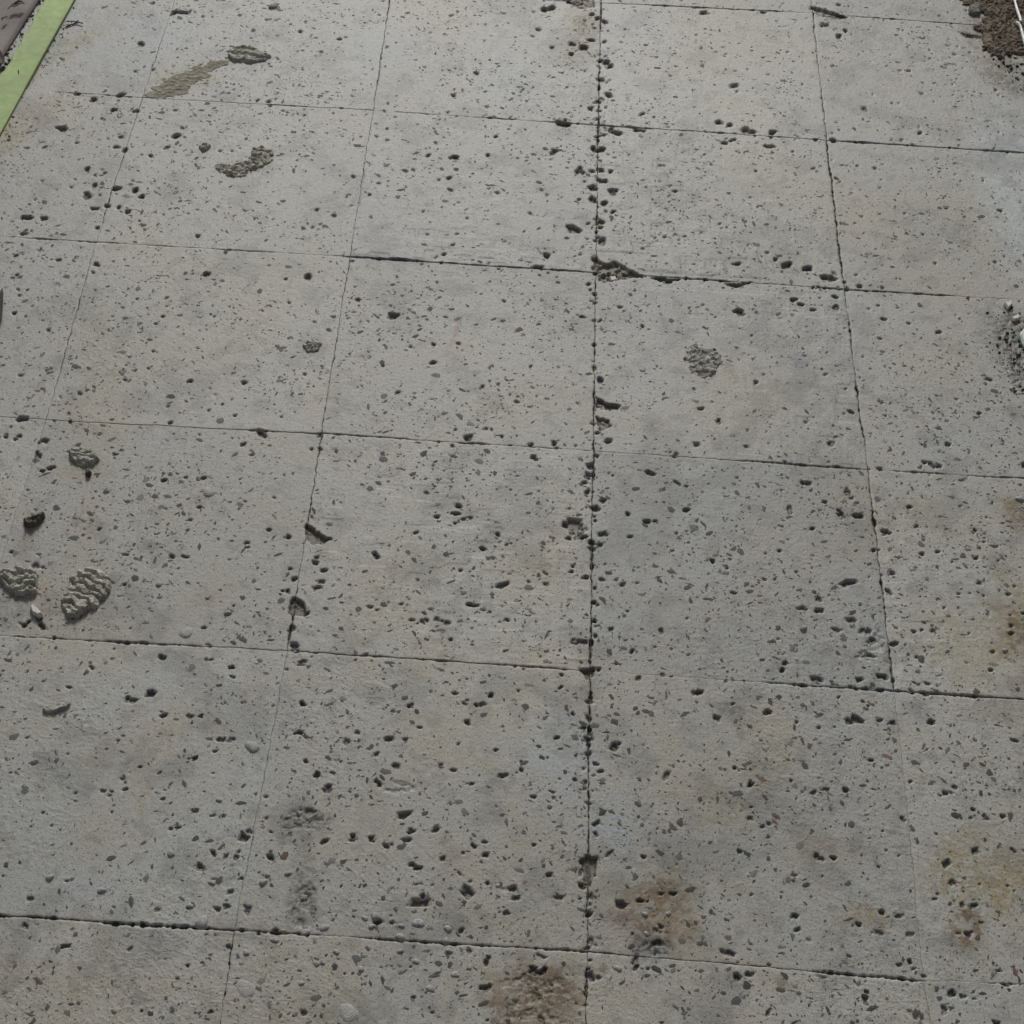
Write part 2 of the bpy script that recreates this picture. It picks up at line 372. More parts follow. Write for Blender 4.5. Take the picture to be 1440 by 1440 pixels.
# ---- stains and a painted sheen: x, y, rx, ry (px), colour multiplier, strength
STAIN_SHEEN = []
def stain_or_sheen(x, y, rx, ry, mul, k=1.0, ang=0.0, rag=.5):
    sx, sy = mpp(x, y); w = P(x, y)
    k = k * .55 if .9 < mul[0] < 1.05 and mul[2] < .9 else k      # faint warm tints
    STAIN_SHEEN.append((w[0], w[1], rx * sx, ry * sy, np.array(mul), k, ang, rag))
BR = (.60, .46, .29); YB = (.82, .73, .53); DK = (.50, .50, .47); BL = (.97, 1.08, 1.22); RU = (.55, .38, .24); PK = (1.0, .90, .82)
for a in [(922, 1282, 56, 52, BR, 1.0), (935, 1240, 40, 40, YB, .8), (914, 1328, 36, 22, (.45, .45, .44), 1.0), (748, 1405, 80, 62, (.74, .64, .48), .95), (765, 1395, 44, 40, (.52, .38, .25), .85),
          (712, 1430, 36, 30, (.55, .42, .30), .7), (745, 1380, 20, 12, (.8, .82, .8), .6), (1375, 1235, 80, 60, YB, .9), (1360, 1304, 28, 34, RU, .75), (1425, 1290, 50, 60, PK, .8), (1350, 1180, 30, 22, YB, .6),
          (1430, 870, 46, 66, YB, 1.0), (1432, 890, 30, 50, BR, 1.0), (1424, 720, 24, 30, YB, 1.0), (1430, 720, 16, 24, BR, .5),
          (822, 36, 24, 24, (.6, .5, .34), 1.0), (812, 55, 26, 34, YB, .8), (818, 2, 14, 12, RU, .9), (30, 180, 26, 70, YB, .75, -.45), (95, 70, 20, 70, YB, .75, -.5),
          (1385, 45, 26, 40, DK, .6), (790, 1052, 52, 66, BL, .8), (862, 1155, 34, 44, BL, .7), (1124, 507, 15, 13, (.60, .67, .80), 1.0, 0.0, .15),
          (212, 766, 12, 9, (.72, .68, .74), .8), (68, 205, 9, 6, (.78, .80, .83), .8), (68, 182, 10, 6, (.8, .82, .84), .8), (1428, 270, 56, 140, (1.24, 1.36, 1.52), 1.0),  # last entry: bluish wet sheen at the right edge, painted as colour
          (1290, 310, 60, 26, (.82, .82, .82), .7, -.5), (1395, 228, 60, 12, (.72, .72, .72), .8), (1350, 325, 26, 20, (.72, .72, .72), .7),
          (425, 1160, 44, 26, DK, .75), (428, 1255, 24, 60, DK, .72), (1022, 996, 26, 12, DK, .8), (1080, 1075, 40, 40, YB, .5), (1020, 1140, 50, 40, YB, .45),
          (1180, 1200, 46, 30, PK, .7), (1215, 1290, 40, 22, (.8, .68, .55), .8), (640, 1030, 90, 60, (1.0, .91, .78), .8), (560, 840, 60, 50, (1.02, .93, .80), .8),
          (740, 800, 70, 60, (1.02, .92, .78), .8), (700, 570, 40, 40, (1.02, .94, .84), .7), (880, 590, 40, 22, (1.03, .93, .80), .8), (1010, 560, 90, 50, (1.02, .95, .82), .8),
          (230, 1060, 100, 60, (.98, .86, .72), .8), (170, 1150, 60, 60, (1.0, .9, .76), .8), (130, 1400, 100, 50, (.96, .87, .78), .7), (480, 1380, 60, 50, (1, .92, .8), .6),
          (140, 600, 60, 40, (1.03, .94, .80), .8), (115, 740, 26, 60, (1.0, .88, .74), .8), (65, 830, 34, 34, (1.0, .86, .72), .8), (360, 440, 40, 20, (1.0, .92, .84), .7),
          (340, 310, 40, 20, (1.03, .95, .88), .7), (50, 430, 30, 26, (1.03, .93, .84), .7), (1300, 520, 80, 60, (1.03, .95, .82), .8), (1225, 310, 40, 40, (1.03, .96, .84), .7),
          (1380, 330, 40, 50, (1.02, .93, .78), .7), (1290, 590, 16, 12, (1.0, .82, .74), .9), (1060, 860, 70, 30, (.92, .84, .72), .7), (1345, 900, 70, 60, (.90, .84, .70), .7), (1000, 90, 90, 50, (1.06, 1.05, .98), .7),
          (1055, 160, 60, 30, (1.06, 1.04, .92), .7), (930, 690, 60, 30, (.86, .86, .86), .6), (1420, 480, 46, 50, (.55, .55, .53), .7), (1425, 110, 34, 26, (.5, .5, .48), .8),
          (640, 470, 5, 22, (.82, .66, .62), .9, -.2), (700, 60, 6, 24, (.84, .84, .78), .8, -.4), (1400, 75, 40, 50, BR, .7), (645, 255, 3, 16, (.8, .72, .68), .8, .6),
          (985, 508, 36, 26, (.88, .85, .78), .7), (260, 112, 50, 20, YB, .8, .35), (345, 235, 46, 16, (.85, .82, .72), .7), (118, 660, 34, 20, (.9, .83, .70), .7),
          (335, 1310, 30, 14, (.85, .85, .82), .6), (700, 120, 60, 50, BL, .5), (540, 60, 50, 50, BL, .5), (230, 40, 60, 40, BL, .6)]:
    stain_or_sheen(*a)

def relief(X, Y, tile_seed, want_col=True, fine=True, idx=None):
    """height and colour of the worn surface at world points; idx gives row/column windows for local features"""
    Z = (fbm(X, Y, 5, 2, 1) - .5) * .0008 + (fbm(X, Y, 60, 3, 2) - .5) * .00006
    # trowel smears and scratches, stronger on the right and near side
    rmask = sstep(.46, .80, fbm(X, Y, 9, 3, 5) + .20 * sstep(.25, .6, X) * sstep(-.75, -1.3, Y) + .06 * sstep(-.9, -1.4, Y))
    wx = X + (fbm(X, Y, 40, 2, 9) - .5) * .02; wy = Y + (fbm(X, Y, 40, 2, 14) - .5) * .02
    p = wx * .86 - wy * .5; q = wx * .5 + wy * .86
    rid = 1 - np.abs(fbm(p * 85, q * 300, 1, 3, 12) - .5) * 2
    Z = Z + rmask * (sstep(.80, 1.0, rid) - .3) * .00022
    Z = Z + (fbm(X, Y, 260, 2, 20) - .5) * .00018
    base = np.array([.297, .295, .271])
    m = .91 + .22 * fbm(X, Y, 5, 4, 30)
    C = base[None, None, :] * m[..., None]
    w = sstep(.48, .70, fbm(X, Y, 8, 4, 33))[..., None]
    C = C * (1 - w * .32) + C * np.array([1.05, .95, .82]) * w * .32
    w = sstep(.52, .72, fbm(X, Y, 6, 4, 36))[..., None]
    C = C * (1 - w * .35) + C * np.array([.97, 1.0, 1.06]) * w * .35
    w = sstep(.56, .74, fbm(X, Y, 26, 4, 39))[..., None]
    C = C * (1 - .22 * w)
    near = (.35 + .65 * sstep(-.5, -1.3, Y))
    for f, sd_, mul, k in ((20, 230, (1.03, .92, .76), .75), (28, 240, (1.04, .94, .87), .7), (24, 250, (.98, 1.03, 1.10), .6), (46, 260, (.94, .86, .68), .6), (60, 270, (1.10, 1.09, 1.07), .6)):
        w = (sstep(.54, .72, fbm(X, Y, f, 4, sd_)) * k * .42 * near)[..., None]
        C = C * (1 - w + w * np.array(mul))
    w = sstep(.60, .70, fbm(X, Y, 70, 3, 42))[..., None]
    C = C * (1 - .18 * w)
    return Z, C

FINE = {}
DROPS = []
def drop(px, py, d, flat=.45, ec=1.0):
    x, y = P(px, py); s = mpp(px, py)[0]
    DROPS.append((x, y, d * .5 * s, flat, ec))
for q in """355 1050 24 .3|370 1241 14 .6|376 1230 10 .6|298 1241 12 .5|267 1274 12 .55|284 1296 24 .3|405 1228 12 .5|143 1252 14 .5|70 1234 14 .6|527 1288 15 .5|523 1303 12 .6
513 1291 11 .5|563 1318 16 .6|630 1306 14 .5|627 1323 12 .6|632 1337 12 .5|563 1337 12 .4|565 1302 10 .6|508 1363 11 .5|473 1339 11 .5|346 1340 12 .55|386 1322 14 .4
445 1355 12 .4|498 1278 10 .4|456 1304 16 .3|293 692 22 .25|223 822 11 .6|292 840 9 .5|320 862 12 .6|262 890 24 .2|348 768 10 .4|588 1298 20 .3|345 1390 34 .08|490 1424 34 .12
240 1200 14 .5|640 1370 14 .3|605 1390 14 .3|870 1362 12 .4|1130 884 13 .7|308 962 10 .5|308 1125 10 .5|585 1352 12 .4|660 1360 10 .4|424 1383 10 .5|430 1310 14 .3|700 1245 8 .4|907 1286 11 .6|940 1285 9 .6|909 1313 9 .5|1434 702 14 .5|1413 915 10 .6""".replace('\n', '|').split('|'):  # tail of the list: domes added in place of wet glints
    f = [float(t) for t in q.split()]
    drop(*f)

def lines(L, pitch, visible):
    """grid line positions 0..L, fine where visible, with extra lines at both edges"""
    e = [0, .0006, .0013, .0022]
    mid = []; s = .0035
    while s < L - .0035:
        mid.append(s)
        k = min(int(s / L * len(visible)), len(visible) - 1)
        s += pitch if visible[k] else .012
    return np.array(e + mid + [L - t for t in e[::-1]])

HJ = {0: [(-200, 845, .6), (845, 1143, .9), (1143, 1600, .6)],
      1: [(-200, 60, .2), (60, 200, .6), (200, 340, .35), (340, 375, 0), (375, 842, .6), (842, 1162, 1.), (1162, 1230, 1.2), (1230, 1700, .8)],
      2: [(-200, 30, .1), (30, 160, .9), (160, 360, .5), (360, 492, .6), (492, 600, .95), (600, 740, .4), (740, 838, .5), (838, 1000, 1.), (1000, 1187, 1.3), (1187, 1340, .6), (1340, 1700, .15)],
      3: [(-300, 350, .12), (350, 452, .8), (452, 660, .6), (660, 834, .75), (834, 1040, .2), (1040, 1220, .75), (1220, 1700, .7)],
      4: [(-300, 20, .2), (20, 280, .85), (280, 405, .12), (405, 520, .3), (520, 560, .8), (560, 830, .6), (830, 1080, .1), (1080, 1258, .65), (1258, 1700, 1.)],
      5: [(-300, 140, .75), (140, 345, 1.4), (345, 560, .7), (560, 826, .8), (826, 960, .5), (960, 1020, .2), (1020, 1140, .5), (1140, 1290, .9), (1290, 1700, .35)]}
VJ = {-1: [.2, .28, .25, .05, .05, .1], 0: [.35, .15, .2, .6, .12, .35], 1: [.8, .8, .85, .8, .75, .8], 2: [.4, .75, .7, .75, .05, .04]}
def gap_half(a, b, t):
    """half width of the joint between grid corners a and b at parameter t"""
    mid = (a + b) / 2
    vert = abs(a[0] - b[0]) < abs(a[1] - b[1])
    x = a[0] + (b[0] - a[0]) * t; y = a[1] + (b[1] - a[1]) * t
    if vert:
        c = int(round(mid[0] / T)); r = int(math.floor(-mid[1] / T))
        lev = np.full(t.shape, VJ[c][r] if c in VJ and 0 <= r < 6 else .5)
        n = fbm(y, y * 0 + c * 7.3, 22, 3, 50)
    else:
        r = int(round(-mid[1] / T)); lev = np.full(t.shape, .5)
        n = fbm(x, x * 0 + r * 5.1, 22, 3, 53)
        if r in HJ:
            px = project(x, y)[0] * 1440
            ks = HJ[r]; lev = np.interp(px, [v for k in ks for v in (k[0] + 6, k[1] - 6)], [k[2] for k in ks for _ in (0, 1)])
    return .00002 + (.00058 if vert else .00060) * lev * (.35 + 1.3 * sstep(.3, .7, n))

chipcols = np.array([[.10, .103, .104], [.12, .122, .12], [.085, .085, .08], [.145, .147, .145], [.075, .072, .065], [.17, .172, .168],
                     [.13, .12, .10], [.11, .12, .13], [.19, .19, .185], [.17, .12, .085], [.24, .22, .185], [.34, .335, .32]])
chipw = np.array([13, 9, 14, 7, 13, 6, 8, 4, 5, 4, 4, 2], float); chipw /= chipw.sum()
chipcols = chipcols * np.array([.70, .685, .645])

TONE = {(1, 3): .90, (1, 2): .99, (0, 2): .97, (-1, 3): .93, (1, 0): 1.07, (2, 3): 1.05, (2, 2): 1.04, (-1, 0): 1.06, (-1, 1): 1.03, (0, 0): 1.03, (2, 0): 1.0, (0, 4): .98, (1, 4): .95}
def build_tile(c, r):
    a, b_, c_, d = corner(c, r + 1), corner(c + 1, r + 1), corner(c + 1, r), corner(c, r)
    su = np.linspace(0, 1, 25); UU, VV = np.meshgrid(su, su)
    sxx, syy = tile_xy(c, r, UU, VV)
    ix, iy = project(sxx, syy)
    vis = (ix > -.06) & (ix < 1.06) & (iy > -.06) & (iy < 1.06) & (syy > CAM[1] + .25)
    anyv = vis.any()
    cu = vis.any(0); cv = vis.any(1)
    ctr = (a + b_ + c_ + d) / 4
    if anyv:
        pxm = project(np.array([ctr[0]]), np.array([ctr[1]]))
        sx, sy = mpp(float(pxm[0][0]) * 1440, min(max(float(pxm[1][0]) * 1440, -60), 1500))
        pu, pv = sx * 1440 / 1024 * 1.0, sy * 1440 / 1024 * .9
    else:
        pu = pv = .012
    u = lines(T, pu, cu) / T; v = lines(T, pv, cv) / T
    U, Vv = np.meshgrid(u, v)
    X, Y = tile_xy(c, r, U, Vv)
    nv, nu = X.shape
    Z, C = relief(X, Y, 0)
    rr = random.Random(c * 131 + r * 17 + 5)
    tl = rr.uniform(-.0004, .0004); tx = rr.uniform(-.0010, .0010); ty = rr.uniform(-.0010, .0010)
    tone = 1 + 1.2 * (TONE.get((c, r), rr.uniform(.96, 1.04)) - 1); warm = rr.uniform(-.015, .02)
    Z = Z + tl + tx * (U - .5) + ty * (Vv - .5)
    C = C * tone * np.array([1 + warm, 1, 1 - warm * 1.4])
    # stains and the painted sheen
    for (x, y, rx, ry, mul, k, ang, rag) in STAIN_SHEEN:
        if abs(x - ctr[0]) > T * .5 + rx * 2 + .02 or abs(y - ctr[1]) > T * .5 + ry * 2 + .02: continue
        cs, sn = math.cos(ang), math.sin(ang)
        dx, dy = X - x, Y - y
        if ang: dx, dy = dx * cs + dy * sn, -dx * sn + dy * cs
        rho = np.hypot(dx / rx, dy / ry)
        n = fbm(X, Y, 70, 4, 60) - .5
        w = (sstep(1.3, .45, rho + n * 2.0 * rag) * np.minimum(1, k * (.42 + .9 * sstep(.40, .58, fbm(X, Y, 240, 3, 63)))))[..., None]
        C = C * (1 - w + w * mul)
    # pits
    if anyv:
        hx = T * .5 + .012
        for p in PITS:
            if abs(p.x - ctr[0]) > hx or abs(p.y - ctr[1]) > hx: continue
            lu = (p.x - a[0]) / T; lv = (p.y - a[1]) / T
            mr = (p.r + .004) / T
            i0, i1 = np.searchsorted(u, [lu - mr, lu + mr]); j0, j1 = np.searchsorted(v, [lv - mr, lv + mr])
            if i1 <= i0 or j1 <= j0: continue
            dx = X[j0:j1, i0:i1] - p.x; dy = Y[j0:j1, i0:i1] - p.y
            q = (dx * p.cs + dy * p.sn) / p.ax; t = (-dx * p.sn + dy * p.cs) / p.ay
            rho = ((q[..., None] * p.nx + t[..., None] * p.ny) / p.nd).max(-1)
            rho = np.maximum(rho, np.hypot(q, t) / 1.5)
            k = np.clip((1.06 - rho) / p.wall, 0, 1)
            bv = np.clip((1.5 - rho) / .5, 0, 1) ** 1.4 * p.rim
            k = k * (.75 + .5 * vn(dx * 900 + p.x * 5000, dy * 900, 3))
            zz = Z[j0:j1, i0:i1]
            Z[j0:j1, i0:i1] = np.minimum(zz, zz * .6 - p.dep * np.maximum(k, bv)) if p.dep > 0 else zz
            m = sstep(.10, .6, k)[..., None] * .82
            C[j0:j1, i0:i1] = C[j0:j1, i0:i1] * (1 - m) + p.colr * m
        for (poly, dep, rough, colr, edge, cmix) in SPALL:
            mn = poly.min(0); mxx = poly.max(0)
            if mxx[0] < ctr[0] - hx or mn[0] > ctr[0] + hx or mxx[1] < ctr[1] - hx or mn[1] > ctr[1] + hx: continue
            i0, i1 = np.searchsorted(u, [(mn[0] - a[0] - .008) / T, (mxx[0] - a[0] + .008) / T])
            j0, j1 = np.searchsorted(v, [(mn[1] - a[1] - .008) / T, (mxx[1] - a[1] + .008) / T])
            if i1 <= i0 or j1 <= j0: continue
            xx = X[j0:j1, i0:i1]; yy = Y[j0:j1, i0:i1]
            sdv = poly_sd(poly, xx, yy) + (fbm(xx, yy, 300, 3, 70) - .5) * .0045
            k = np.clip(sdv / edge, 0, 1)
            n = fbm(xx, yy, 260, 3, 74)
            blk = vn(xx * 210, yy * 210, 77)
            dd = dep * k * (1 - rough * .7 * (n - .25) - rough * .6 * sstep(.45, .58, blk) * (.5 + n))
            Z[j0:j1, i0:i1] = np.minimum(Z[j0:j1, i0:i1], Z[j0:j1, i0:i1] * .3 - dd)
            m = (sstep(0.05, .5, k) * cmix)[..., None]
            cc = colr * (.7 + .7 * vn(xx * 330, yy * 330, 79))[..., None]
            C[j0:j1, i0:i1] = C[j0:j1, i0:i1] * (1 - m) + cc * m
        Z = np.maximum(Z, -.0046 - .0003 * vn(X * 300, Y * 300, 4))
    ZH = Z.copy()
    # worn arrises and joint gaps
    du = np.minimum(U, 1 - U) * T; dv = np.minimum(Vv, 1 - Vv) * T
    gl = gap_half(a, d, v)[:, None]; gr = gap_half(b_, c_, v)[:, None]
    gb = gap_half(a, b_, u)[None, :]; gt = gap_half(d, c_, u)[None, :]
    wob = np.clip(1 + (fbm(X, Y, 330, 3, 80) - .5) * 3.0 + np.maximum(0, fbm(X, Y, 120, 3, 83) - .58) * 14, .1, 3)
    fal = lambda q: np.clip(1 - q / .0035, 0, 1)
    wand = lambda t, k: (fbm(t, t * 0 + k * 3.7, 24, 3, 300) - .5) * .0024 + (fbm(t, t * 0 + k * 5.3, 140, 2, 310) - .5) * .0022
    f2 = lambda q: np.clip(1 - q / .02, 0, 1)
    X0, Y0 = X, Y
    X = X0 + wand(Y0, c) * f2(U * T) + wand(Y0, c + 1) * f2((1 - U) * T)
    Y = Y0 + .7 * wand(X0, 50 + r + 1) * f2(Vv * T) + .7 * wand(X0, 50 + r) * f2((1 - Vv) * T)
    X = X + gl * wob * fal(U * T) - gr * wob * fal((1 - U) * T)
    Y = Y + gb * wob * fal(Vv * T) - gt * wob * fal((1 - Vv) * T)
    em = np.minimum(du, dv)
    lev = np.where(du < dv, np.where(U < .5, gl, gr), np.where(Vv < .5, gb, gt))
    Z = Z - .9 * lev * np.clip(1 - em / .0018, 0, 1) ** 1.5
    # vertices + skirt
    n = nv * nu
    V = np.empty((n, 3)); V[:, 0] = X.ravel(); V[:, 1] = Y.ravel(); V[:, 2] = Z.ravel()
    idx = np.arange(n).reshape(nv, nu)
    F = np.stack([idx[:-1, :-1], idx[:-1, 1:], idx[1:, 1:], idx[1:, :-1]], -1).reshape(-1, 4)
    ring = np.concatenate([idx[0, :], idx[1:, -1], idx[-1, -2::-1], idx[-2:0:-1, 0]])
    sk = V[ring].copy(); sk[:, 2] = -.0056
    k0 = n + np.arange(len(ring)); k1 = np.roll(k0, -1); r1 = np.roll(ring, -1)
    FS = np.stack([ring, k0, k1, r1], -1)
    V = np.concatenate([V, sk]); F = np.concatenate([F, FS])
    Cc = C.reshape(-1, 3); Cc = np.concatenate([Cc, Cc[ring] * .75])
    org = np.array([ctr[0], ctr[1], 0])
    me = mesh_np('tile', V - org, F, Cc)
    o = add('tile', me, M_TILE, floor)
    o.location = org
    if not anyv: return o
    # flush stone chips of the terrazzo
    nchip = rr.randint(1700, 2500)
    Vs = []; Fs = []; Cs = []
    def zat(uu, vv):
        i = min(max(np.searchsorted(u, uu) - 1, 0), nu - 2); j = min(max(np.searchsorted(v, vv) - 1, 0), nv - 2)
        fu = (uu - u[i]) / (u[i + 1] - u[i]); fv = (vv - v[j]) / (v[j + 1] - v[j])
        q = ZH[j:j + 2, i:i + 2]
        return (q[0, 0] * (1 - fu) + q[0, 1] * fu) * (1 - fv) + (q[1, 0] * (1 - fu) + q[1, 1] * fu) * fv
    dens_s = rr.random() * 50
    for _ in range(nchip):
        uu, vv = rr.uniform(.012, .988), rr.uniform(.012, .988)
        xx, yy = tile_xy(c, r, uu, vv)
        if rr.random() > -.15 + 1.5 * float(fbm(np.array([xx]), np.array([yy]), 14, 2, 90)[0]): continue
        s = min(.0058, .00132 * (1.08 if r >= 3 else 1.0) * math.exp(rr.gauss(.0, .58)))
        asp = rr.uniform(.25, .8); an = rr.uniform(0, math.pi)
        k = rr.randint(4, 7)
        ths = [(i + rr.uniform(-.35, .35)) * 2 * math.pi / k for i in range(k)]
        pts = []
        for th in ths:
            rad = s * rr.uniform(.75, 1.15)
            ex, ey = rad * math.cos(th), rad * asp * math.sin(th)
            pts.append((xx + ex * math.cos(an) - ey * math.sin(an), yy + ex * math.sin(an) + ey * math.cos(an)))
        zs = [zat(uu + (q[0] - xx) / T, vv + (q[1] - yy) / T) for q in pts] + [zat(uu, vv)]
        if max(zs) - min(zs) > .0013: continue
        cc = chipcols[rr.choices(range(len(chipcols)), chipw)[0]] * rr.uniform(.65, 1.4)
        b0 = len(Vs)
        zc = max(zs) + .00014
        Vs.append((xx, yy, zc + .00005))
        for q, z in zip(pts, zs): Vs.append((q[0], q[1], max(z + .00003, zc - .0003)))
        Cs += [cc] * (k + 1)
        for i in range(k): Fs.append((b0, b0 + 1 + i, b0 + 1 + (i + 1) % k))
    ch = add('stone_chips', mesh_np('stone_chips', np.array(Vs) - org, np.array(Fs), np.array(Cs), smooth=False), M_CHIP, o)
    ch['kind'] = 'stuff'
    # cement drops dried on this tile, and the domes added for wet glints
    for (x, y, rad, flat, ec) in DROPS:
        uu = (x - a[0]) / T; vv = (y - a[1]) / T
        if not (0 <= uu < 1 and 0 <= vv < 1): continue
        z0 = zat(min(max(uu, .004), .996), min(max(vv, .004), .996))
        nr, na = 4, 14
        vs_ = [(0, 0, rad * flat)]; ph = rr.uniform(0, 6)
        for i in range(1, nr + 1):
            t = i / nr
            for j in range(na):
                th = 2 * math.pi * j / na
                w = rad * t * (1 + .16 * math.sin(2 * th + ph) + .08 * math.sin(3 * th + 2 * ph) + rr.uniform(-.05, .05))
                zz = rad * flat * max(0, 1 - t ** 2.6) * rr.uniform(.9, 1.08) if i < nr else -.0008
                vs_.append((w * math.cos(th), w * .9 * math.sin(th), zz))
        fs = [(0, 1 + j, 1 + (j + 1) % na) for j in range(na)]
        for i in range(nr - 1):
            for j in range(na):
                p0 = 1 + i * na + j; p1 = 1 + i * na + (j + 1) % na
                fs += [(p0, p0 + na, p1 + na), (p0, p1 + na, p1)]
        dob = add('cement_or_glint_drop', mesh_np('cement_or_glint_drop', np.array(vs_), np.array(fs)), M_DROP, o)
        dob.location = (x - org[0], y - org[1], z0)
    return o

for r in range(R0, R1):
    for c in range(C0, C1):
        build_tile(c, r)

# ------------------------------------------------------------------ lumps of dried mud and crumbs
def heap(name, label, cat, px, height, ridge=None, colr=(.25, .235, .19), wall=.0025, pitch=.0009, ragged=.003, group=None,
         var=.35, z0=0.0, rough=.0015, seed=0, material=None):
    poly = np.array([P(x, y) for x, y in px])
    mn = poly.min(0) - .004; mx = poly.max(0) + .004
    xs = np.arange(mn[0], mx[0], pitch); ys = np.arange(mn[1], mx[1], pitch * 1.1)
    X, Y = np.meshgrid(xs, ys)
    s = 100 + seed
    sdv = poly_sd(poly, X, Y) + (fbm(X, Y, 190, 3, s) - .5) * 2 * ragged
    ins = sdv > 0
    q = np.clip(sdv / wall, 0, 1)
    Z = height * (q ** .55) * (.78 + .44 * fbm(X, Y, 70, 3, s + 3)) + (fbm(X, Y, 300, 3, s + 6) - .5) * 2 * rough * q
    ctr = poly.mean(0)
    C = np.array(colr)[None, None] * (1 - var + 2 * var * fbm(X, Y, 160, 4, s + 9))[..., None] * np.ones(X.shape + (3,))
    if ridge is not None:
        Z = Z + ridge((X - ctr[0]), (Y - ctr[1])) * q
    Z = np.where(ins, np.maximum(Z, .0002), 0)
    quad = ins[:-1, :-1] & ins[:-1, 1:] & ins[1:, 1:] & ins[1:, :-1]
    idx = np.arange(X.size).reshape(X.shape)
    F = np.stack([idx[:-1, :-1], idx[:-1, 1:], idx[1:, 1:], idx[1:, :-1]], -1)[quad]
    # border vertices go down to the tile
    cnt = np.zeros(X.size, int); np.add.at(cnt, F.ravel(), 1)
    zf = Z.ravel(); zf[(cnt > 0) & (cnt < 4)] = -.0012
    used = np.where(cnt > 0)[0]; rm = -np.ones(X.size, int); rm[used] = np.arange(len(used))
    V = np.stack([X.ravel()[used] - ctr[0], Y.ravel()[used] - ctr[1], zf[used]], -1)
    o = add(name, mesh_np(name, V, rm[F], C.reshape(-1, 3)[used]), material or M_MUD)
    o.location = (ctr[0], ctr[1], z0)
    return tag(o, label, cat, group)

def waves(ang, per, amp, wob=.0016, wl=.013, sharp=1.0, seed=0, bend=0.0):
    def f(x, y):
        a = ang + bend * x
        p = x * np.cos(a) + y * np.sin(a); q = -x * np.sin(a) + y * np.cos(a)
        q = q + wob * np.sin(p * 2 * math.pi / wl + seed) + (fbm(x, y, 100, 3, 140 + seed) - .5) * .0105
        w = .5 + .5 * np.sin(q * 2 * math.pi / per)
        cut = sstep(.58, .66, fbm(x, y, 130, 2, 148 + seed))
        return amp * (sstep(.05, .42, w) - .9 - .5 * cut) * (.5 + 1.0 * fbm(x, y, 120, 2, 145 + seed))
    return f

MUDC = (.46, .44, .375)
heap('mud_clod', 'wedge shaped clod of dried mud with wavy shoe tread ridges', 'mud clod',
     [(88, 862), (94, 874), (118, 866), (140, 853), (152, 838), (161, 823), (151, 806), (128, 800), (112, 806), (96, 818), (88, 842)],
     .0064, waves(-.42, .0085, .0042, .0012, .017, .8, 1, bend=-6), MUDC, .0028, .0008, .0030, 'mud clods with tread marks', seed=1)
heap('mud_clod', 'lumpy clod of dried mud with torn tread ridges beside the pale splinter', 'mud clod',
     [(-6, 806), (8, 802), (26, 797), (42, 800), (56, 808), (54, 822), (55, 835), (44, 842), (26, 840), (10, 834), (2, 822), (-8, 818)],
     .0064, waves(.10, .0095, .0042, .0018, .021, .8, 2, bend=8), MUDC, .0028, .0008, .0022, 'mud clods with tread marks', rough=.003, seed=4)
heap('mud_clod', 'small mud clod with four straight parallel tread ridges', 'mud clod',
     [(98, 634), (116, 631), (134, 636), (141, 646), (132, 656), (116, 658), (104, 652), (96, 643)],
     .0056, waves(-.10, .0085, .0038, .0004, .03, .8, 3), (.45, .435, .38), .0025, .0008, .0026, 'mud clods with tread marks', seed=7)
heap('mud_crumb', 'tiny dark crumb touching the clod with parallel ridges', 'mud crumb',
     [(119, 664), (126, 662), (131, 666), (127, 672), (120, 671)], .005, None, (.10, .09, .07), .002, .0008, .001, seed=8)
heap('dark_clod', 'dark crusty soil crumb lying between two mud clods', 'mud clod',
     [(33, 733), (42, 728), (55, 726), (64, 720), (67, 727), (58, 737), (46, 744), (36, 742)],
     .0075, None, (.11, .10, .075), .0025, .0008, .0022, var=.6, rough=.004, seed=11)
heap('mud_crumb', 'single rounded pale mud crumb on a tile joint', 'mud crumb',
     [(424, 488), (430, 480), (444, 478), (453, 484), (448, 494), (432, 496)], .0042, None, (.44, .42, .36), .005, .0008, .003, rough=.0035, seed=14)
heap('mud_clod', 'flat mud lump split by two dark grooves above a smear', 'mud clod',
     [(320, 70), (335, 65), (356, 67), (370, 73), (384, 80), (374, 87), (350, 90), (326, 88), (320, 80)],
     .0040, waves(-.08, .014, .0036, .001, .03, .6, 5), (.45, .435, .37), .003, .001, .002, 'mud clods with tread marks', rough=.002, seed=17)
heap('mud_clod', 'curved streak of mud with tread ridges at its upper end', 'mud clod',
     [(300, 232), (308, 226), (322, 230), (340, 228), (350, 220), (356, 209), (370, 204), (384, 212), (384, 224), (372, 234), (356, 242), (340, 250), (320, 250), (308, 242)],
     .0026, waves(-.25, .0095, .0024, .002, .02, .8, 6), (.42, .40, .335), .006, .001, .005, 'mud clods with tread marks', rough=.003, seed=20)
heap('mud_crumb', 'small mud crumb with a shaded hollow near the curved streak', 'mud crumb',
     [(278, 207), (284, 203), (296, 202), (300, 206), (292, 213), (282, 213)], .004, None, (.44, .42, .36), .004, .001, .002, rough=.003, seed=23)
heap('mud_crumb', 'little round mud crumb beyond the split lump', 'mud crumb',
     [(377, 8), (384, 4), (392, 6), (391, 12), (382, 14), (377, 12)], .0035, None, (.42, .41, .36), .005, .001, .0015, seed=26)
heap('mud_smear', 'thin brownish smear of mud dragged across a tile joint', 'mud smear',
     [(198, 134), (218, 118), (240, 106), (262, 98), (285, 88), (302, 83), (326, 80), (322, 94), (300, 102), (288, 112), (274, 120), (264, 132), (242, 139), (214, 140)],
     .0007, waves(.15, .009, .0012, .002, .02, 1, 7), (.315, .292, .232), .010, .001, .010, rough=.0009, seed=29)
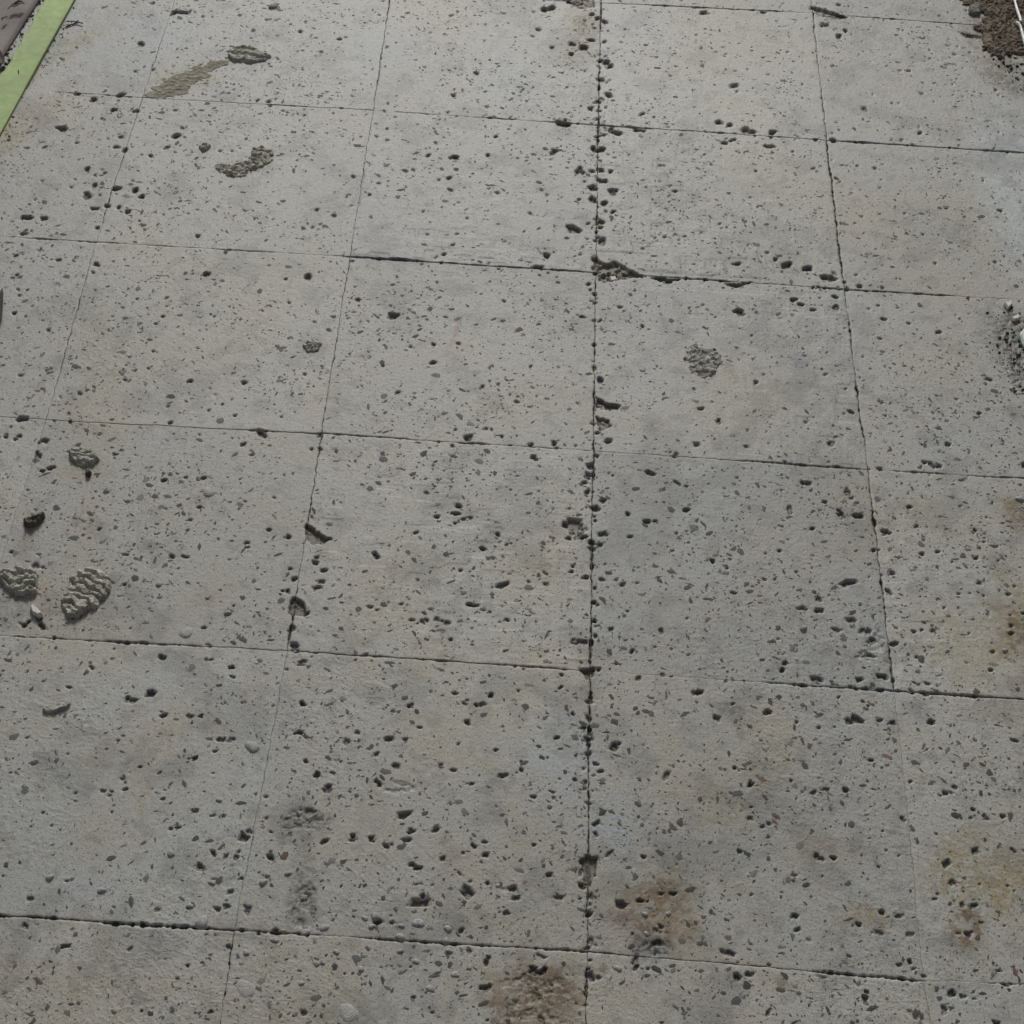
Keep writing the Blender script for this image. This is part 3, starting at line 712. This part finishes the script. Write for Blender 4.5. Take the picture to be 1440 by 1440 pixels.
heap('mud_patch', 'crumbly grey mud patch stuck on a tile right of the long joint', 'mud patch',
     [(960, 492), (975, 484), (990, 488), (1003, 490), (1014, 500), (1013, 518), (1004, 530), (984, 531), (964, 528), (970, 514), (958, 504)],
     .0020, None, (.36, .35, .305), .007, .0009, .009, rough=.0036, var=.45, seed=32)
heap('mud_flake', 'flat oval mud flake lying by itself on bare tile', 'mud flake',
     [(58, 1000), (64, 994), (80, 990), (96, 987), (104, 991), (94, 998), (78, 1003), (64, 1004)],
     .0035, None, (.42, .41, .36), .0015, .0007, .0012, rough=.0012, seed=35)

# pale splinter of stone
def slab(name, label, cat, px, z0, h, material, tilt=0.0, bev=.25):
    poly = np.array([P(x, y) for x, y in px]); c = poly.mean(0); q = poly - c; n = len(q)
    V = [(x, y, 0) for x, y in q] + [(x, y, h * .6 + tilt * x) for x, y in q] + [(x * (1 - bev), y * (1 - bev), h + tilt * x) for x, y in q]
    me = bpy.data.meshes.new(name)
    F = [list(range(n))[::-1]]
    for l in range(2):
        F += [(l * n + i, l * n + (i + 1) % n, (l + 1) * n + (i + 1) % n, (l + 1) * n + i) for i in range(n)]
    F.append([2 * n + i for i in range(n)])
    me.from_pydata(V, [], F); me.update()
    o = add(name, me, material); o.location = (c[0], c[1], z0)
    return tag(o, label, cat) if label else o
def ccw(px):
    w = np.array([P(*q) for q in px]); a = np.sum(w[:, 0] * np.roll(w[:, 1], -1) - np.roll(w[:, 0], -1) * w[:, 1])
    return px if a > 0 else px[::-1]
slab('stone_splinter', 'pale cream stone splinter above a two armed pit', 'splinter', ccw([(43, 856), (47, 853), (56, 861), (61, 868), (55, 870), (46, 865)]), .0003, .006, M_PALE)
slab('stone_splinter', 'white splinter at the tip of the long broken joint corner', 'splinter', ccw([(857, 386), (866, 385), (868, 391), (860, 393)]), -.006, .004, M_PALE)

# ------------------------------------------------------------------ green strap and brown sheet in the far left corner
a0, a1 = P(106, 0), P(-2, 196)
dirv = (a0 - a1) / np.linalg.norm(a0 - a1); nrm = np.array([-dirv[1], dirv[0]])
wid = abs((P(65, 0) - a0) @ nrm)
n = 220; L0, L1 = -.35, np.linalg.norm(a0 - a1) + .45
V = []; F = []
prof = [(0, 0), (0, .0022), (.03, .0030), (.06, .0026), (.2, .0027), (.35, .0029), (.5, .0028), (.65, .0029), (.8, .0027), (.94, .0025), (.97, .0028), (1, .0020), (1, 0)]
for i in range(n + 1):
    s = L0 + (L1 - L0) * i / n
    fray = float(fbm(np.array([s]), np.array([0.]), 70, 3, 150)[0] - .5) * .010 + float(fbm(np.array([s]), np.array([0.]), 14, 2, 151)[0] - .5) * .006
    lift = .0012 * math.sin(s * 9) ** 2
    for (t, z) in prof:
        w = t * wid + (fray * max(0, t - .55) / .45)
        q = a1 + dirv * s + nrm * w
        V.append((q[0], q[1], z + (lift if z > 0 else 0) + .0006))
k = len(prof)
for i in range(n):
    for j in range(k - 1):
        F.append((i * k + j, i * k + j + 1, (i + 1) * k + j + 1, (i + 1) * k + j))
V = np.array(V); org = np.array([a1[0], a1[1], 0])
st = add('green_strap', mesh_np('green_strap', V - org, np.array(F)[:, ::-1]), M_STRAP)
st.location = org
tag(st, 'pale green woven plastic strap lying straight across the tiles', 'strap')
heap('seed_husk', 'tiny black husk lying on the green strap', 'husk', [(25, 103), (27, 101), (28.5, 105), (28, 109), (26, 109)], .002, None, (.03, .028, .02), .001, .0005, .0004, z0=.0035, seed=60)

# brown sheet beyond the strap
e0, e1 = P(60, -6), P(-2, 92)
dv = (e0 - e1) / np.linalg.norm(e0 - e1); nv_ = np.array([-dv[1], dv[0]])
xs = np.linspace(-.3, np.linalg.norm(e0 - e1) + .5, 90); ys = np.linspace(0, .45, 40)
A, B = np.meshgrid(xs, ys)
Xw = e1[0] + dv[0] * A + nv_[0] * B; Yw = e1[1] + dv[1] * A + nv_[1] * B
Zt = .003 + .004 * (fbm(Xw, Yw, 12, 3, 160) - .3) * sstep(0, .05, B) + .0003
Zt = np.maximum(Zt, .0012)
idx = np.arange(A.size).reshape(A.shape)
F = np.stack([idx[:-1, :-1], idx[:-1, 1:], idx[1:, 1:], idx[1:, :-1]], -1).reshape(-1, 4)
ring = np.concatenate([idx[0, :], idx[1:, -1], idx[-1, -2::-1], idx[-2:0:-1, 0]])
V = np.stack([Xw.ravel(), Yw.ravel(), Zt.ravel()], -1)
sk = V[ring].copy(); sk[:, 2] = .0002
k0 = len(V) + np.arange(len(ring))
F = np.concatenate([F, np.stack([ring, k0, np.roll(k0, -1), np.roll(ring, -1)], -1)])
V = np.concatenate([V, sk]); org = np.array([e1[0], e1[1], 0])
bs = add('brown_sheet', mesh_np('brown_sheet', V - org, F), M_MAT)
bs.location = org
tag(bs, 'dull pinkish brown sheet beyond the green strap', 'sheet')

def leaf(name, label, px, z0, curl, material=M_LEAF, group=None):
    """curled leaf blade along a midrib: px = list of (x, y, halfwidth px)"""
    V = []; F = []; m = 7
    c0 = P(px[0][0], px[0][1])
    for i, (x, y, w) in enumerate(px):
        p = P(x, y); q = P(*(px[min(i + 1, len(px) - 1)][:2])); o_ = P(*(px[max(i - 1, 0)][:2]))
        d = (q - o_) / np.linalg.norm(q - o_); nn = np.array([-d[1], d[0]]); s = mpp(x, y)[0]
        for j in range(m):
            t = j / (m - 1) * 2 - 1
            jit = 1 + random.uniform(-.12, .12)
            V.append((p[0] + nn[0] * t * w * s * jit - c0[0], p[1] + nn[1] * t * w * s * jit - c0[1],
                      z0 + curl * (t * t) * (w * s) + .0015 * math.sin(i * 1.9) + random.uniform(0, .0005)))
    for i in range(len(px) - 1):
        for j in range(m - 1):
            F.append((i * m + j, i * m + j + 1, (i + 1) * m + j + 1, (i + 1) * m + j))
    me = mesh_np(name, np.array(V), np.array(F))
    o = add(name, me, material)
    so = o.modifiers.new('thick', 'SOLIDIFY'); so.thickness = .0006
    o.location = (c0[0], c0[1], 0)
    return tag(o, label, 'leaf', group)
leaf('dead_leaf', 'dark dead leaf with a stalk lying on the brown sheet', [(13, 23, .6), (17, 21, 1.2), (20, 19, 4), (25, 17, 5.5), (30, 16, 5.5), (34, 15, 4), (36, 15, 1)], .0115, .35)
leaf('dead_leaf', 'small dark leaf scrap beside the stalked leaf on the brown sheet', [(4, 38, .8), (7, 36, 2), (9, 34, 2.4), (12, 32, 1.2)], .0105, .35)
leaf('dead_leaf', 'black curled leaf wedged at the corner of sheet and strap', [(-6, 74, 1), (-2, 80, 4), (2, 88, 5), (4, 95, 4), (5, 99, 1)], .0075, .4)
leaf('dead_leaf', 'dark narrow blade of leaf with pale edge on the tile under the strap end', [(4, 410, .6), (3, 418, 3), (1, 430, 4.5), (-1, 444, 5), (-3, 458, 4), (-6, 470, 1)], .004, .5)

def twig(name, label, px, rad, material, cat, z=.002, group=None, seg=8, zv=None):
    pts = [np.array([*P(x, y), (zv[i] if zv else z)]) for i, (x, y) in enumerate(px)]
    # smooth path
    path = []
    for i in range(len(pts) - 1):
        p0 = pts[max(i - 1, 0)]; p1 = pts[i]; p2 = pts[i + 1]; p3 = pts[min(i + 2, len(pts) - 1)]
        for t in np.linspace(0, 1, 7)[:-1]:
            path.append(.5 * ((2 * p1) + (-p0 + p2) * t + (2 * p0 - 5 * p1 + 4 * p2 - p3) * t * t + (-p0 + 3 * p1 - 3 * p2 + p3) * t ** 3))
    path.append(pts[-1]); path = np.array(path); org = np.array([*pts[0][:2], 0])
    V = []; F = []
    for i, p in enumerate(path):
        d = path[min(i + 1, len(path) - 1)] - path[max(i - 1, 0)]; d /= np.linalg.norm(d)
        s = np.cross(d, [0, 0, 1]); s /= np.linalg.norm(s); u_ = np.cross(s, d)
        rr_ = rad * random.uniform(.85, 1.15) * (.5 if i in (0, len(path) - 1) else 1)
        for j in range(seg):
            th = 2 * math.pi * j / seg
            V.append(p + rr_ * (math.cos(th) * s + math.sin(th) * u_) - org)
    for i in range(len(path) - 1):
        for j in range(seg):
            F.append((i * seg + j, i * seg + (j + 1) % seg, (i + 1) * seg + (j + 1) % seg, (i + 1) * seg + j))
    o = add(name, mesh_np(name, np.array(V), np.array(F)[:, ::-1]), material); o.location = org
    return tag(o, label, cat, group)
twig('twig', 'thin forked scrap of dry twig beside the green strap', [(92, 39), (99, 36), (107, 33), (110, 29)], .0009, M_LEAF, 'twig', .0012)
twig('twig', 'short dry twig crossing the forked scrap by the strap', [(93, 32), (101, 32), (109, 33), (117, 35)], .0008, M_LEAF, 'twig', .0024)

# ------------------------------------------------------------------ far right corner: rotten dirt, white cord, crumbs
heap('dirt_patch', 'brown rotten dirt caked over the corner tile under the white cord', 'dirt',
     [(1352, -30), (1354, 6), (1366, 16), (1382, 22), (1380, 34), (1362, 34), (1376, 46), (1384, 52), (1382, 66), (1392, 78), (1412, 82), (1430, 76), (1450, 84), (1500, 70), (1520, -30)],
     .0032, None, (.19, .155, .115), .010, .0011, .010, var=.8, rough=.004, seed=40)
heap('dirt_crust', 'pale cement crust stuck in the middle of the brown dirt', 'crust',
     [(1362, 10), (1372, 6), (1380, 10), (1379, 22), (1366, 23), (1360, 18)], .006, None, (.24, .225, .195), .004, .001, .003, rough=.002, seed=43)
twig('white_cord', 'bright white cord crossing the brown dirt in the corner', [(1418, -40), (1422, -10), (1424, 2), (1428, 18), (1432, 30), (1434, 37)], .0021, M_CORD, 'cord', .0072)
twig('white_cord', 'bright white cord end running off below the first cord', [(1427, 37), (1433, 42), (1437, 54), (1441, 68), (1445, 90), (1452, 130)], .0023, M_CORD, 'cord', .008, zv=[.0068, .0062, .005, .004, .003, .0025])

def crumbs(name, label, cat, poly, n, smin, smax, cols, seed, pale=.0):
    rg = random.Random(seed); w = np.array([P(*q) for q in poly]); mn, mx = w.min(0), w.max(0)
    V = []; F = []; C = []; k = 0
    while k < n:
        x, y = rg.uniform(mn[0], mx[0]), rg.uniform(mn[1], mx[1])
        if poly_sd(w, np.array([x]), np.array([y]))[0] < 0: continue
        k += 1; s = smin * (smax / smin) ** (rg.random() ** 1.8); b0 = len(V); a = rg.uniform(0, 6.3); asp = rg.uniform(.5, 1)
        cc = np.array((.55, .55, .52)) if rg.random() < pale else np.array(rg.choice(cols)) * rg.uniform(.7, 1.3)
        for (rz, rad) in ((-.25, .9), (.35, 1.0), (.75, .55)):
            for j in range(6):
                th = j * math.pi / 3 + rg.uniform(-.3, .3); rr_ = s * rad * rg.uniform(.75, 1.2)
                ex, ey = rr_ * math.cos(th), rr_ * asp * math.sin(th)
                V.append((x + ex * math.cos(a) - ey * math.sin(a), y + ex * math.sin(a) + ey * math.cos(a), s * rz * rg.uniform(.8, 1.2)))
        V.append((x, y, s * .85)); C += [cc] * 19
        for l in range(2):
            for j in range(6):
                p0 = b0 + l * 6 + j; p1 = b0 + l * 6 + (j + 1) % 6
                F += [(p0, p1, p1 + 6), (p0, p1 + 6, p0 + 6)]
        for j in range(6): F.append((b0 + 12 + j, b0 + 12 + (j + 1) % 6, b0 + 18))
    V = np.array(V); org = np.array([*w.mean(0), 0])
    o = add(name, mesh_np(name, V - org, np.array(F), np.array(C), smooth=False), M_MUD); o.location = org
    o['kind'] = 'stuff'
    return tag(o, label, cat)
DARK = [(.05, .047, .04), (.08, .075, .06), (.12, .11, .09), (.06, .055, .05)]
crumbs('soil_crumbs', 'dark soil crumbs scattered below the white cord', 'crumbs', [(1395, 84), (1440, 70), (1500, 80), (1500, 140), (1440, 128), (1415, 112)], 150, .0008, .0042, DARK, 1, .16)
crumbs('soil_crumbs', 'dark soil crumbs around the mint green fragment', 'crumbs', [(1385, 440), (1420, 425), (1470, 440), (1480, 580), (1435, 560), (1400, 530)], 260, .0005, .0030, DARK + [(.05, .065, .035), (.08, .10, .055)], 2, .05)
crumbs('soil_crumbs', 'dirt grains and small stones on the brown dirt', 'crumbs', [(1352, 0), (1384, 30), (1384, 60), (1400, 80), (1480, 80), (1480, -20), (1352, -20)], 90, .0008, .004, [(.10, .075, .055), (.07, .05, .035), (.16, .13, .10), (.2, .18, .15)], 3, .08)
crumbs('soil_crumbs', 'grit gathered along the edge of the green strap', 'crumbs', [(0, 195), (106, 2), (118, 2), (60, 100), (14, 205)], 70, .0006, .0022, [(.12, .11, .08), (.2, .18, .14)], 4, .02)
crumbs('soil_crumbs', 'grit between the green strap and the brown sheet', 'crumbs', [(0, 112), (62, 0), (58, -6), (0, 90)], 60, .0008, .003, [(.12, .11, .09), (.2, .19, .16), (.07, .065, .055)], 5, .02)
slab('mint_fragment', 'pale mint green fragment among dark crumbs at the tile edge', 'fragment', ccw([(1432, 474), (1438, 466), (1452, 466), (1458, 490), (1446, 498), (1437, 488)]), .0004, .006, M_MINT)
slab('stone_flake', 'pale pointed stone flake near the mint green fragment', 'flake', ccw([(1411, 429), (1421, 426), (1423, 431), (1416, 437)]), .0004, .005, M_PALE)
slab('stone_flake', 'second flat pale flake just above the mint green fragment', 'flake', ccw([(1421, 449), (1432, 444), (1434, 450), (1424, 453)]), .0004, .004, M_PALE)
